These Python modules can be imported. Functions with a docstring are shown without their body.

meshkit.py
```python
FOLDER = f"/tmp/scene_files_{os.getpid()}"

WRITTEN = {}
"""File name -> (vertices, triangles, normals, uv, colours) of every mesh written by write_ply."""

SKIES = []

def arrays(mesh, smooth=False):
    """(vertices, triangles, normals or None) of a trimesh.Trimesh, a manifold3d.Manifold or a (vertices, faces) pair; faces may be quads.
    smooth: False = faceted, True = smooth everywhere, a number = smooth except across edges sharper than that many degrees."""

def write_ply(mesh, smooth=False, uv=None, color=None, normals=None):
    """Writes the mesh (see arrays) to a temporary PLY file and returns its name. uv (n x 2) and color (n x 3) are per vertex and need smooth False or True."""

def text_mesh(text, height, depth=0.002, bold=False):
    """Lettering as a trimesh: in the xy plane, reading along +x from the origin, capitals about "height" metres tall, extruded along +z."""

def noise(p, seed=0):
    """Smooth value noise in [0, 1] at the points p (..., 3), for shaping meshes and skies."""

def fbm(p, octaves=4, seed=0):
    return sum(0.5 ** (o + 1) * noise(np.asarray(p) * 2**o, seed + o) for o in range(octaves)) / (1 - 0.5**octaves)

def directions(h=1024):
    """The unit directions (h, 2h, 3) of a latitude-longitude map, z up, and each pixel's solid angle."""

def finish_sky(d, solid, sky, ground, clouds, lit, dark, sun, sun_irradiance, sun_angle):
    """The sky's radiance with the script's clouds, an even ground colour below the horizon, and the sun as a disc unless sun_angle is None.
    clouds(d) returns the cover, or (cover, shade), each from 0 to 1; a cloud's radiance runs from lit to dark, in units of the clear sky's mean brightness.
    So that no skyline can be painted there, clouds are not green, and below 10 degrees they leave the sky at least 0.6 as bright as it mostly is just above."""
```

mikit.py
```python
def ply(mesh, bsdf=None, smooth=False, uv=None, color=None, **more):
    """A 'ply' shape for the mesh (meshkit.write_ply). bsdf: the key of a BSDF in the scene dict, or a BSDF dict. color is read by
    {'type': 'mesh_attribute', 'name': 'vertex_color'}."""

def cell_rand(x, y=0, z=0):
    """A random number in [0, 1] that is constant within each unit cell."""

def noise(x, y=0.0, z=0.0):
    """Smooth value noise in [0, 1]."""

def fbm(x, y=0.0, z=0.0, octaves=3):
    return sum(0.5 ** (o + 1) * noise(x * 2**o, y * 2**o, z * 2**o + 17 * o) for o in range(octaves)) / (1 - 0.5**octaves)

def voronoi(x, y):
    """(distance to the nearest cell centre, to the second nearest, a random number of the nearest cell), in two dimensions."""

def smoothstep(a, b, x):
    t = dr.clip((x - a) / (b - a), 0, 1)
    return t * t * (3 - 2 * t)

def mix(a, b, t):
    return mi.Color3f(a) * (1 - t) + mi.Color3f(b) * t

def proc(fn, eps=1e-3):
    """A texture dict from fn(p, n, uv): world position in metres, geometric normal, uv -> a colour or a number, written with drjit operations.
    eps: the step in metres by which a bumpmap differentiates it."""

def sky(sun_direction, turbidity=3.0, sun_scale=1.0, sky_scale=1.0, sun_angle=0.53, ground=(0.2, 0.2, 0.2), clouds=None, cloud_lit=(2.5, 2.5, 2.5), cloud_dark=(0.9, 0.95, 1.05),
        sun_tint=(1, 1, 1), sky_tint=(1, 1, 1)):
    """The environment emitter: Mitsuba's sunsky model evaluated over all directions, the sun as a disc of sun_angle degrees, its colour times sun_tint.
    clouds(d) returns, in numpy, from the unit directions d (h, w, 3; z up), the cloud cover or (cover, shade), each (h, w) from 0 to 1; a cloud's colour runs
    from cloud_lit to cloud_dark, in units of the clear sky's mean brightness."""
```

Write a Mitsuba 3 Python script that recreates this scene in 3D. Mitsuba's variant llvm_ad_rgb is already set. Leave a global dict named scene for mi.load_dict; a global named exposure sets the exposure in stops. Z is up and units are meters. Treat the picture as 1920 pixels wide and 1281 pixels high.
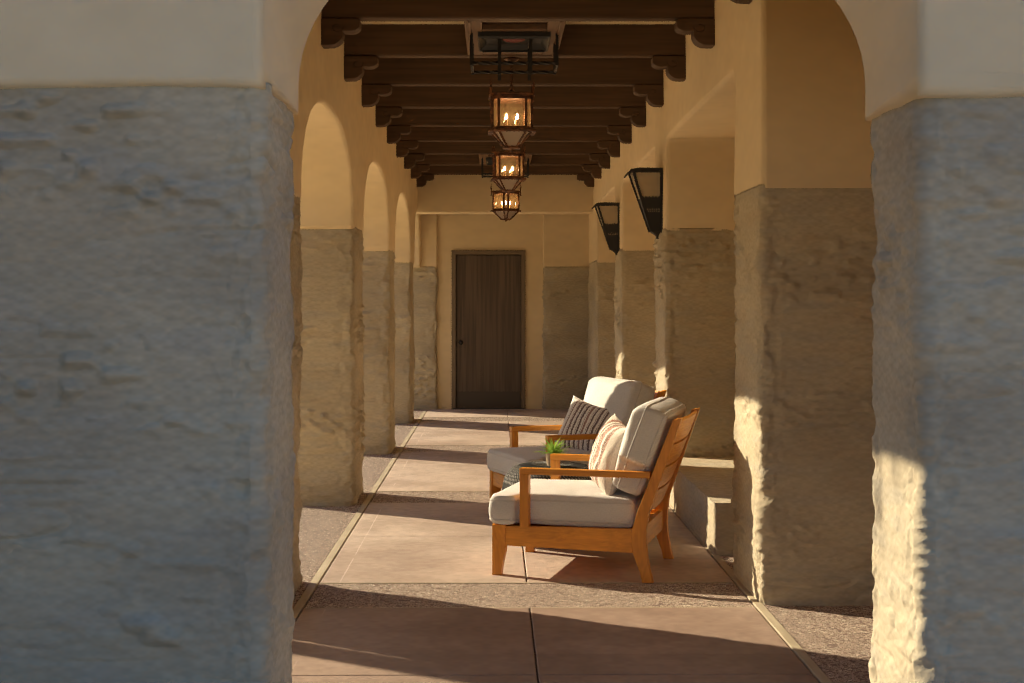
import math, random
import numpy as np
import trimesh
import drjit as dr
import mitsuba as mi
import mapbox_earcut as earcut
import manifold3d as m3
import meshkit, mikit
from mikit import ply, proc, noise, fbm, voronoi, cell_rand, smoothstep, mix

T = mi.ScalarTransform4f
scene, labels = {}, {}

# ------------------------------------------------------------------ camera, light, exposure
F, VX, VY, CAMZ = 2650.0, 928.0, 568.0, 1.44
scene['camera'] = {
    'type': 'perspective', 'fov': math.degrees(2 * math.atan(960 / F)), 'fov_axis': 'x',
    'principal_point_offset_x': (960 - VX) / 1920, 'principal_point_offset_y': (640.5 - VY) / 1281,
    'near_clip': 0.05, 'far_clip': 400.0,
    'to_world': T().look_at(origin=[0, 0, CAMZ], target=[0, 1, CAMZ], up=[0, 0, 1])}
scene['daylight'] = mikit.sky((-0.753, 0.477, 0.454), turbidity=3, sun_scale=1.0, sky_scale=0.68, sun_angle=0.6,
                              sun_tint=(1.0, 1.09, 1.16), sky_tint=(0.92, 1.0, 1.19))
exposure = 2.7

# ------------------------------------------------------------------ helpers
def numbered(key):
    if key not in scene and (key not in labels or labels[key].get('kind') == 'structure') and not any(k.startswith(key + '__') for k in scene):
        return key
    i = 1
    while True:
        k = f'{key}_{i:03d}'
        if k not in scene and k not in labels and not any(q.startswith(k + '__') for q in scene):
            return k
        i += 1

def thing(name, label=None, cat=None, group=None, kind=None):
    k = numbered(name)
    labels[k] = {}
    if label: labels[k]['label'] = label
    if cat: labels[k]['category'] = cat
    if group: labels[k]['group'] = group
    if kind: labels[k]['kind'] = kind
    return k

def obj(name, mesh, bsdf, parent=None, smooth=35, tw=None, label=None, kind=None, **kw):
    """one entry of the scene, keyed parent + '__' + name"""
    k = numbered((parent + '__' if parent else '') + name)
    d = mesh if isinstance(mesh, dict) else ply(mesh, bsdf, smooth, **kw)
    if tw is not None:
        d = {**d, 'to_world': tw}
    scene[k] = d
    if label or kind:
        labels[k] = {**({'label': label} if label else {}), **({'kind': kind} if kind else {})}
    return k

def cat(ms):
    return trimesh.util.concatenate(list(ms))

def tm(v, f):
    return trimesh.Trimesh(np.asarray(v, float), np.asarray(f, int), process=False)

def bbox(x0, x1, y0, y1, z0, z1, r=0.0, n=2):
    """box with rounded edges"""
    if r <= 0:
        b = trimesh.creation.box((x1 - x0, y1 - y0, z1 - z0))
        b.apply_translation(((x0 + x1) / 2, (y0 + y1) / 2, (z0 + z1) / 2))
        return b
    return rext([[x0, y0], [x1, y0], [x1, y1], [x0, y1]], z0, z1, r, n=n, rc=r)

def area2(p):
    q = np.roll(p, -1, 0)
    return float((p[:, 0] * q[:, 1] - q[:, 0] * p[:, 1]).sum())

def round_corners(p, rc, n=3):
    p = np.asarray(p, float)
    out = []
    for i in range(len(p)):
        a, b, c = p[i - 1], p[i], p[(i + 1) % len(p)]
        u, v = a - b, c - b
        lu, lv = np.linalg.norm(u), np.linalg.norm(v)
        d = min(rc, lu * .45, lv * .45)
        p0, p1 = b + u / lu * d, b + v / lv * d
        for t in np.linspace(0, 1, n + 1):
            out.append((1 - t) ** 2 * p0 + 2 * t * (1 - t) * b + t * t * p1)
    return np.array(out)

def inset(p, d):
    """mitred offset of a CCW ring inwards by d"""
    a, c = np.roll(p, 1, 0), np.roll(p, -1, 0)
    e0, e1 = p - a, c - p
    e0 = e0 / np.maximum(np.linalg.norm(e0, axis=1, keepdims=True), 1e-12)
    e1 = e1 / np.maximum(np.linalg.norm(e1, axis=1, keepdims=True), 1e-12)
    n0, n1 = np.stack([-e0[:, 1], e0[:, 0]], 1), np.stack([-e1[:, 1], e1[:, 0]], 1)
    m = n0 + n1
    m = m / np.maximum((m * n0).sum(1, keepdims=True), 0.35)
    return p + m * d

def rext(poly, t0, t1, r=0.0, n=2, rc=0.0, poly1=None, mid=0):
    """extrusion along z of a ring (counter-clockwise), its rims rounded by r; poly1: another ring at the t1 end"""
    p = np.asarray(poly, float)
    if rc > 0:
        p = round_corners(p, rc)
    q = p if poly1 is None else np.asarray(poly1, float)
    if area2(p) < 0:
        p, q = p[::-1], q[::-1]
    rows = []
    if r > 0:
        for k in range(n + 1):
            a = math.pi / 2 * k / n
            rows.append((inset(p, r * (1 - math.sin(a))), t0 + r * (1 - math.cos(a))))
        for k in range(1, mid + 1):
            w = k / (mid + 1)
            rows.append((p * (1 - w) + q * w, (t0 + r) * (1 - w) + (t1 - r) * w))
        for k in range(n, -1, -1):
            a = math.pi / 2 * k / n
            rows.append((inset(q, r * (1 - math.sin(a))), t1 - r * (1 - math.cos(a))))
    else:
        rows = [(p, t0), (q, t1)]
    N = len(p)
    V = np.vstack([np.column_stack([ring, np.full(N, t)]) for ring, t in rows])
    i = np.arange(N); j = (i + 1) % N
    Fs = []
    for k in range(len(rows) - 1):
        a, b = k * N, (k + 1) * N
        Fs += [np.stack([a + i, a + j, b + j], 1), np.stack([a + i, b + j, b + i], 1)]
    for base, flip in ((0, True), ((len(rows) - 1) * N, False)):
        ring = V[base:base + N, :2]
        tri = np.asarray(earcut.triangulate_float64(np.ascontiguousarray(ring), np.array([N], np.uint32))).reshape(-1, 3).astype(int)
        t = V[base:base + N][tri]
        s = np.cross(t[:, 1] - t[:, 0], t[:, 2] - t[:, 0])[:, 2]
        bad = (s < 0) != flip
        tri[bad] = tri[bad][:, ::-1]
        Fs.append(tri + base)
    return tm(V, np.vstack(Fs))

def remap(mesh, order, signs=(1, 1, 1)):
    """order: which source axis feeds x, y, z"""
    v = np.array(mesh.vertices)[:, list(order)] * np.array(signs)
    f = np.array(mesh.faces)
    P = np.zeros((3, 3))
    for k, o in enumerate(order): P[k, o] = signs[k]
    if np.linalg.det(P) < 0: f = f[:, ::-1]
    return tm(v, f)

def yz(mesh): return remap(mesh, (2, 0, 1))          # ring in (y, z), extruded along x
def xz(mesh): return remap(mesh, (0, 2, 1))          # ring in (x, z), extruded along y

def tube(pts, r, k=8, closed=False, cap=True):
    pts = np.asarray(pts, float)
    n = len(pts)
    R = np.broadcast_to(np.asarray(r, float), (n,))
    tan = np.gradient(pts, axis=0) if not closed else np.roll(pts, -1, 0) - np.roll(pts, 1, 0)
    tan /= np.maximum(np.linalg.norm(tan, axis=1, keepdims=True), 1e-12)
    u = np.cross(tan[0], [0, 0, 1] if abs(tan[0][2]) < .9 else [1, 0, 0]); u /= np.linalg.norm(u)
    V = []
    for i in range(n):
        u = u - tan[i] * (u @ tan[i]); u /= np.linalg.norm(u)
        w = np.cross(tan[i], u)
        a = np.arange(k) * 2 * math.pi / k
        V.append(pts[i] + R[i] * (np.cos(a)[:, None] * u + np.sin(a)[:, None] * w))
    V = np.vstack(V); Fs = []
    m = n if closed else n - 1
    for i in range(m):
        a, b = i * k, ((i + 1) % n) * k
        for q in range(k):
            q2 = (q + 1) % k
            Fs += [[a + q, a + q2, b + q2], [a + q, b + q2, b + q]]
    if cap and not closed:
        V = np.vstack([V, pts[0], pts[-1]])
        for q in range(k):
            q2 = (q + 1) % k
            Fs += [[len(V) - 2, q2, q], [len(V) - 1, (n - 1) * k + q, (n - 1) * k + q2]]
    return tm(V, Fs)

def bar(a, b, w, d=None):
    """square bar from a to b"""
    a, b = np.asarray(a, float), np.asarray(b, float)
    d = d or w
    L = np.linalg.norm(b - a); t = (b - a) / L
    u = np.cross(t, [0, 1, 0] if abs(t[1]) < .9 else [1, 0, 0]); u /= np.linalg.norm(u)
    v = np.cross(t, u)
    m = trimesh.creation.box((w, d, L))
    M = np.eye(4); M[:3, 0], M[:3, 1], M[:3, 2], M[:3, 3] = u, v, t, (a + b) / 2
    m.apply_transform(M)
    return m

def lathe(profile, k=32):
    p = np.asarray(profile, float)
    a = np.arange(k) * 2 * math.pi / k
    V = np.vstack([np.column_stack([r * np.cos(a), r * np.sin(a), np.full(k, z)]) for r, z in p])
    Fs = []
    for i in range(len(p) - 1):
        for q in range(k):
            q2 = (q + 1) % k
            Fs += [[i * k + q, i * k + q2, (i + 1) * k + q2], [i * k + q, (i + 1) * k + q2, (i + 1) * k + q]]
    return tm(V, Fs)

def moved(mesh, x=0, y=0, z=0, rz=0.0):
    m = mesh.copy()
    if rz: m.apply_transform(trimesh.transformations.rotation_matrix(rz, [0, 0, 1]))
    m.apply_translation((x, y, z))
    return m

def to_tm(man):
    m = man.to_mesh()
    return tm(m.vert_properties[:, :3], m.tri_verts)

def to_man(mesh):
    return m3.Manifold(m3.Mesh(np.asarray(mesh.vertices, np.float32), np.asarray(mesh.faces, np.uint32)))

# ------------------------------------------------------------------ materials
def rgb(*c): return {'type': 'rgb', 'value': list(c)}

def two(b): return {'type': 'twosided', 'bsdf': b}

def bump(tex, scale, b): return {'type': 'bumpmap', 'arbitrary': tex, 'scale': scale, 'bsdf': b}

def principled(color, rough=.6, **k):
    return {'type': 'principled', 'base_color': color, 'roughness': rough, **k}

def f_paint(p, n, uv):
    a = fbm(p.x * 1.3, p.y * 1.3, p.z * 1.6, 3)
    b = fbm(p.x * 9, p.y * 9, p.z * 12, 3)
    c = mix((.595, .475, .30), (.68, .555, .365), a)
    return c * (0.94 + 0.12 * b)
def f_paint_bump(p, n, uv):
    return fbm(p.x * 7, p.y * 7, p.z * 5, 3) * 1.0 + fbm(p.x * 60, p.y * 60, p.z * 60, 2) * .12
scene['mat_paint'] = two(bump(proc(f_paint_bump, 2e-3), 0.008, principled(proc(f_paint), .75, specular=.3)))

def f_rough(p, n, uv):
    a = fbm(p.x * 1.7, p.y * 1.7, p.z * 2.6, 3)
    b = fbm(p.x * 4 + 7, p.y * 4, p.z * 14, 4)                   # trowel streaks
    s = fbm(p.x * 40, p.y * 40, p.z * 70, 2)
    c = mix((.345, .295, .215), (.425, .365, .26), smoothstep(.3, .7, a))
    c = mix(c, (.33, .315, .28), smoothstep(.52, .72, b) * .28)
    c = mix(c, (.41, .315, .205), smoothstep(.56, .74, 1 - b) * .28)
    return c * (0.84 + .32 * s)
def f_rough_bump(p, n, uv):
    return fbm(p.x * 30, p.y * 30, p.z * 38, 4) * .8 + fbm(p.x * 120, p.y * 120, p.z * 140, 2) * .3
scene['mat_rough'] = two(bump(proc(f_rough_bump, 2e-3), 0.004, principled(proc(f_rough), .85, specular=.25)))

def f_slab(p, n, uv):
    a = fbm(p.x * 1.6, p.y * 1.6, 3.0, 4)
    b = fbm(p.x * 26, p.y * 26, 9.0, 3)
    t = cell_rand(dr.floor((p.x - .16) * .5 + 50), dr.floor(p.y / 1.45), 3)
    c = mix((.375, .285, .23), (.505, .405, .335), smoothstep(.25, .75, a))
    st = smoothstep(.60, .72, fbm(p.x * 2.6 + 3, p.y * 2.6, 21.0, 4))
    c = mix(c, (.31, .235, .195), st * .35)
    ln = (1 - smoothstep(.002, .005, dr.abs(p.x + .795 + .004 * noise(p.y * 3, 1.0, 1.0)))) * smoothstep(.35, .5, noise(p.y * 5, 2.0, 2.0))
    c = mix(c, (.60, .50, .43), ln * .6)
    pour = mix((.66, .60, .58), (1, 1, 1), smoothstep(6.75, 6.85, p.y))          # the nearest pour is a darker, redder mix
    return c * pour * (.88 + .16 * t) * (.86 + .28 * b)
def f_slab_bump(p, n, uv): return fbm(p.x * 5, p.y * 5, 1.0, 3) + fbm(p.x * 70, p.y * 70, 1.0, 2) * .3
scene['mat_slab'] = two(bump(proc(f_slab_bump, 2e-3), .0025, principled(proc(f_slab), .55, specular=.4)))

def f_agg(p, n, uv):
    d1, d2, w = voronoi(p.x * 68, p.y * 68)
    e = smoothstep(.02, .22, d2 - d1)
    c = mix((.36, .265, .205), (.60, .48, .40), w)
    c = mix(c, (.22, .15, .12), smoothstep(.72, .78, w))
    c = mix(c, (.62, .54, .45), smoothstep(.92, .95, w))
    return mix((.13, .09, .07), c, e)
def f_agg_bump(p, n, uv):
    d1, d2, w = voronoi(p.x * 68, p.y * 68)
    return smoothstep(0, .5, d2 - d1) * (.6 + .4 * w)
scene['mat_aggregate'] = two(bump(proc(f_agg_bump, 1e-3), .004, principled(proc(f_agg), .7, specular=.4)))

def f_strip(p, n, uv):
    a = fbm(p.x * 30, p.y * 6, 2.0, 3)
    return mix((.30, .245, .17), (.45, .38, .275), a)
scene['mat_strip'] = two(principled(proc(f_strip), .7))
scene['mat_joint'] = two(principled(rgb(.13, .095, .075), .9))

def f_ground(p, n, uv):
    a = fbm(p.x * .6, p.y * .6, 0.0, 4)
    b = fbm(p.x * 25, p.y * 25, 0.0, 2)
    return mix((.60, .475, .30), (.70, .56, .36), a) * (.8 + .4 * b)
scene['mat_ground'] = two(principled(proc(f_ground), .9))

def f_beam(p, n, uv):
    g = fbm(p.x * 2.2, p.y * 40, p.z * 40, 3)
    k = fbm(p.x * 3, p.y * 3, p.z * 3, 2)
    t = cell_rand(dr.floor((p.y - 7.4) / 1.235), 2, 5)
    return mix((.056, .031, .015), (.098, .053, .027), smoothstep(.15, .85, g * .7 + k * .3)) * (.78 + .4 * t)
def f_beam_bump(p, n, uv): return fbm(p.x * 2.5, p.y * 60, p.z * 60, 3)
scene['mat_beam'] = two(bump(proc(f_beam_bump, 1e-3), .0025, principled(proc(f_beam), .6, specular=.35)))

def f_trim(p, n, uv):
    g = fbm(p.x * 30, p.y * 3, p.z * 30, 3)
    return mix((.10, .052, .025), (.17, .092, .046), g)
scene['mat_trim'] = two(principled(proc(f_trim), .5))

def grain(a, b, c):
    w = fbm(a * 2.0, b * 9, c * 9, 3)
    return fbm(a * 6 + w, b * 120 + w * 9, c * 60 + w * 14, 3), w
def f_teak(p, n, uv):
    g, w = grain(uv.x, uv.y, 0.0)
    c = mix((.44, .155, .014), (.70, .285, .034), g)
    return c * (.78 + .42 * w)
scene['mat_teak'] = two(principled(proc(f_teak), .38, specular=.5))

def f_fabric(p, n, uv):
    a = fbm(p.x * 240, p.y * 240, p.z * 240, 2)
    b = fbm(p.x * 5, p.y * 5, p.z * 5, 2)
    return mix((.48, .465, .445), (.62, .60, .575), a) * (.93 + .14 * b)
def f_fabric_bump(p, n, uv): return fbm(p.x * 260, p.y * 260, p.z * 260, 2) * .25 + fbm(p.x * 9, p.y * 9, p.z * 9, 3)
scene['mat_fabric'] = two(bump(proc(f_fabric_bump, 1e-3), .006, principled(proc(f_fabric), .85, sheen=.3, specular=.2)))

scene['mat_piping'] = two(principled(rgb(.50, .48, .455), .85))

def f_pillow_a(p, n, uv):
    """cream with clusters of rust and brown stripes, nubbly"""
    nub = noise(uv.x * 150, uv.y * 60, 0.0)
    k = dr.floor(uv.x * 34)
    r = cell_rand(k, 5, 1)
    zone = smoothstep(.16, .2, uv.x) * (1 - smoothstep(.80, .84, uv.x))
    s = smoothstep(.38, .42, r) * zone
    col = mix((.33, .105, .06), (.20, .115, .085), smoothstep(.72, .74, r))
    c = mix((.66, .60, .52), col, s * (.45 + .5 * smoothstep(.25, .6, nub)))
    return c * (.85 + .25 * nub)
def f_pillow_bump(p, n, uv): return noise(uv.x * 150, uv.y * 70, 0.0)
scene['mat_pillow_rust'] = two(bump(proc(f_pillow_bump, 1e-3), .0014, principled(proc(f_pillow_a), .9)))

def f_pillow_b(p, n, uv):
    """brown, grey-mauve and off-white stripes between plain cream sides"""
    nub = noise(uv.x * 160, uv.y * 160, 0.0)
    x = uv.x * 11 + .05 * noise(uv.y * 9, 3.0, 1.0)
    k = dr.floor(x)
    f = x - k
    q, wd = cell_rand(k, 4, 9), .30 + .20 * cell_rand(k, 7, 2)
    zone = smoothstep(.13, .14, uv.x) * (1 - smoothstep(.87, .88, uv.x))
    dark = smoothstep(.02, .07, f) * (1 - smoothstep(wd, wd + .05, f))
    thin = smoothstep(.80, .83, f) * (1 - smoothstep(.90, .93, f))
    col = mix((.17, .125, .12), (.34, .215, .18), smoothstep(.35, .65, q))
    c = mix((.74, .70, .65), col, zone * dr.maximum(dark, thin * .7))
    return c * (.84 + .28 * nub)
scene['mat_pillow_brown'] = two(bump(proc(f_pillow_bump, 1e-3), .0008, principled(proc(f_pillow_b), .9)))

def f_pouf(p, n, uv):
    row = uv.y * 26
    k = dr.floor(row)
    x = uv.x * 84 + cell_rand(k, 3, 0) * 7
    fx, fy = x - dr.floor(x), row - k
    d = dr.abs(fx - .5 + (fy - .5) * .5)
    on = (1 - smoothstep(.10, .2, d)) * smoothstep(.1, .25, fy) * (1 - smoothstep(.75, .9, fy))
    band = smoothstep(.25, .3, cell_rand(k, 8, 2))
    c = mix((.022, .020, .019), (.46, .43, .39), on * band)
    return c * (.75 + .5 * noise(uv.x * 400, uv.y * 120, 1.0))
def f_pouf_bump(p, n, uv):
    row = uv.y * 26
    x = uv.x * 84 + cell_rand(dr.floor(row), 3, 0) * 7
    return dr.sin(row * 2 * math.pi) * .4 + dr.sin(x * 2 * math.pi) * .4
scene['mat_pouf'] = two(bump(proc(f_pouf_bump, 1e-3), .004, principled(proc(f_pouf), .95)))

def f_door(p, n, uv):
    g = fbm(p.x * 34, 0.0, p.z * 1.1, 4)
    h = fbm(p.x * 120, 0.0, p.z * 2.5, 2)
    return mix((.058, .039, .027), (.112, .077, .054), smoothstep(.25, .75, g) * .75 + h * .25)
scene['mat_door'] = two(principled(proc(f_door), .45, specular=.4))
scene['mat_door_frame'] = two(principled(rgb(.145, .105, .066), .55))
scene['mat_kick'] = two(principled(rgb(.052, .037, .027), .45))
scene['mat_iron'] = two(principled(rgb(.025, .022, .02), .5, metallic=.4))
scene['mat_steel'] = two(principled(rgb(.045, .044, .043), .38, metallic=.6))
def f_rust(p, n, uv):
    a = fbm(p.x * 40, p.y * 40, p.z * 40, 3)
    return mix((.070, .032, .018), (.20, .085, .038), smoothstep(.35, .7, a))
scene['mat_copper'] = two(principled(proc(f_rust), .5, metallic=.5))
def f_seed(p, n, uv):
    a = fbm(p.x * 60, p.y * 60, p.z * 60, 2)
    return mix((.72, .50, .26), (.86, .68, .42), a)
def f_seed_bump(p, n, uv): return fbm(p.x * 90, p.y * 90, p.z * 60, 2)
scene['mat_seeded_glass'] = {'type': 'blendbsdf', 'weight': .10,
    'a': {'type': 'thindielectric'}, 'b': {'type': 'principledthin', 'base_color': proc(f_seed), 'diff_trans': .9, 'roughness': .4, 'spec_trans': .2}}
scene['mat_frosted_glass'] = {'type': 'principledthin', 'base_color': rgb(.74, .62, .52), 'diff_trans': 1.1, 'roughness': .5, 'spec_trans': .05}
scene['mat_mica'] = {'type': 'principledthin', 'base_color': rgb(.72, .60, .43), 'diff_trans': 1.0, 'roughness': .4, 'spec_trans': .1}
scene['mat_sleeve'] = two(principled(rgb(.70, .55, .33), .5))
def f_leaf(p, n, uv):
    return mix((.20, .36, .05), (.42, .60, .13), noise(p.x * 60, p.y * 60, p.z * 40))
scene['mat_leaf'] = {'type': 'principledthin', 'base_color': proc(f_leaf), 'diff_trans': .8, 'roughness': .45, 'spec_trans': 0.0}
def f_pot(p, n, uv):
    return mix((.26, .185, .115), (.42, .32, .215), fbm(p.x * 90, p.y * 90, p.z * 260, 2))
scene['mat_pot'] = two(principled(proc(f_pot), .8))
scene['mat_soil'] = two(principled(rgb(.05, .035, .025), .9))
def f_bark(p, n, uv): return mix((.10, .075, .05), (.20, .155, .11), fbm(p.x * 20, p.y * 20, p.z * 5, 3))
scene['mat_bark'] = two(principled(proc(f_bark), .9))

# ------------------------------------------------------------------ dimensions of the walk
XL, XLO = -1.0, -1.51          # left arcade: inner and outer face
XR, XRO = 1.268, 1.95          # right wall: inner face, back of its niches
YF0, YF1 = 3.55, 4.06          # front wall
YE = 19.2                      # end wall
ZB, ZC = 3.08, 3.29            # underside of the beams, ceiling
SEG_L = [(6.43, 7.33, 1.965), (10.04, 10.80, 1.965), (13.45, 14.2, 1.93), (16.85, 17.6, 1.92)]
SEG_R = [(6.73, 7.5, 1.985), (10.48, 11.2, 1.975), (14.1, 14.92, 1.96), (17.6, YE - .1, 1.95)]

# ------------------------------------------------------------------ rough plaster
def rough_prism(x0, x1, y0, y1, z0, z1, res, rc=.035, amp=1.0, seed=0, jag=1.0, bands=()):
    """a pier's rough lower part: rounded rectangle in plan, hand-plastered lumps displaced along its normals"""
    per, nor, cor = [], [], []
    cx = [(x1 - rc, y0 + rc, -90), (x1 - rc, y1 - rc, 0), (x0 + rc, y1 - rc, 90), (x0 + rc, y0 + rc, 180)]
    for i, (px, py, a0) in enumerate(cx):
        for a in np.linspace(a0, a0 + 90, 5):
            c, s = math.cos(math.radians(a)), math.sin(math.radians(a))
            per.append((px + rc * c, py + rc * s)); nor.append((c, s)); cor.append((1.0, i))
        qx, qy, _ = cx[(i + 1) % 4]
        c, s = nor[-1]
        a, b = np.array(per[-1]), np.array((qx + rc * c, qy + rc * s))
        L = np.linalg.norm(b - a); n = max(2, int(L / res))
        for t in np.linspace(0, 1, n + 1)[1:-1]:
            per.append(tuple(a + (b - a) * t)); nor.append((c, s))
            e = min(t, 1 - t) * L
            cor.append((math.exp(-(e / .075) ** 1.5), i if t < .5 else (i + 1) % 4))
    per, nor = np.array(per), np.array(nor)
    cw, ci = np.array([c[0] for c in cor]), np.array([c[1] for c in cor])
    N = len(per); nz = max(2, int((z1 - z0) / res))
    zs = np.linspace(z0, z1, nz + 1)
    P = np.zeros((nz + 1, N, 3)); P[..., 0], P[..., 1], P[..., 2] = per[:, 0], per[:, 1], zs[:, None]
    q = P + np.array([seed * 7.13, seed * 3.7, 0])
    ridged = lambda w, o, sd: 1 - 2 * np.abs(meshkit.fbm(w, o, sd) - .5)
    big = meshkit.fbm(q * np.array([1.1, 1.1, 1.5]), 2, seed) - .5
    band = meshkit.fbm(q * np.array([.9, .9, 6.5]) + 3, 3, seed + 5) - .5
    zone = np.clip(meshkit.noise(q * np.array([1.5, 1.5, 3.2]) + 40, seed + 3) * 3.2 - 1.45, 0, 1)
    for bz, bs, bw, bx0, bx1 in bands:                               # trowel-scarred courses: height, spread, strength, extent in x
        zone = np.maximum(zone, bw * np.exp(-((P[..., 2] + .10 * (P[..., 0] + .8) - bz) / bs) ** 2) * np.clip((P[..., 0] - bx0) / .22, 0, 1) * np.clip((bx1 - P[..., 0]) / .12, 0, 1))
    zone2 = np.clip(meshkit.noise(q * np.array([1.7, 1.7, 2.1]) + 80, seed + 4) * 3.0 - 1.2, 0, 1)
    lump = np.clip(meshkit.noise(q * np.array([19, 19, 27.0]) + 11, seed + 9) - .5, 0, 1) * zone * (1 - .6 * cw)
    mid2 = (meshkit.fbm(q * np.array([8, 8, 14.0]) + 23, 4, seed + 7) - .5) * (.22 + zone2)
    gouge = np.clip(ridged(q * np.array([2.2, 2.2, 9.0]) + 60, 3, seed + 8) - .86, 0, 1) * (.3 + zone2)
    fine = meshkit.fbm(q * 50, 3, seed + 12) - .5
    zz = np.stack([np.broadcast_to(zs[:, None] * 5.0, (nz + 1, N)), np.broadcast_to(ci * 13.7, (nz + 1, N)), q[..., 0] * 5 + q[..., 1] * 5], -1)
    edge = (meshkit.fbm(zz, 4, seed + 20) - .56) * .040 + (ridged(zz * 4.3, 3, seed + 21) - .80) * .016 - np.clip(meshkit.noise(zz * 3.1, seed + 22) - .60, 0, 1) * .045
    h = amp * (.022 * big + .007 * band + .085 * lump + .011 * mid2 - .045 * gouge + .005 * fine) + .85 * jag * edge * cw
    h = np.where(h > 0, h * np.clip((z1 - .016 - zs[:, None]) / .05, 0, 1) ** .7, h)
    P[..., 0] += h * nor[:, 0]; P[..., 1] += h * nor[:, 1]
    V = P.reshape(-1, 3)
    i = np.arange(N); j = (i + 1) % N
    Fs = []
    for k in range(nz):
        a, b = k * N, (k + 1) * N
        Fs += [np.stack([a + i, a + j, b + j], 1), np.stack([a + i, b + j, b + i], 1)]
    c = len(V); V = np.vstack([V, [(x0 + x1) / 2, (y0 + y1) / 2, z1]])
    Fs.append(np.stack([nz * N + i, nz * N + j, np.full(N, c)], 1))
    return tm(V, np.vstack(Fs))

def densify(ring, step=.09):
    ring = np.asarray(ring, float); out = []
    for a, b in zip(ring, np.roll(ring, -1, 0)):
        n = max(1, int(np.linalg.norm(b - a) / step)) if (abs(a[1] - b[1]) < 1e-6 and a[1] < 2.02) else 1
        out += [a + (b - a) * t for t in np.arange(n) / n]
    return np.array(out)

def arch(c, a, spring, rise, n=30, e=2.3):
    """points of an arch from its right springing over the crown to its left one"""
    t = np.linspace(0, math.pi, n + 1)
    co, si = np.cos(t), np.sin(t)
    return np.column_stack([c + a * np.sign(co) * np.abs(co) ** (2 / e), spring + rise * np.abs(si) ** (2 / e)])

def wobble(mesh, amp=.006, f=2.4, seed=3):
    v = np.array(mesh.vertices)
    for k in range(3):
        v[:, k] += amp * (meshkit.fbm(v * f + 9 * k, 2, seed + k) - .5) * 2
    low = np.clip((2.03 - v[:, 2]) / .06, 0, 1) * (v[:, 2] > 1.8)
    v[:, 2] += low * .010 * (meshkit.fbm(v * np.array([7, 7, 0]) + seed, 3, seed + 9) - .5) * 2
    return tm(v, mesh.faces)

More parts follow.
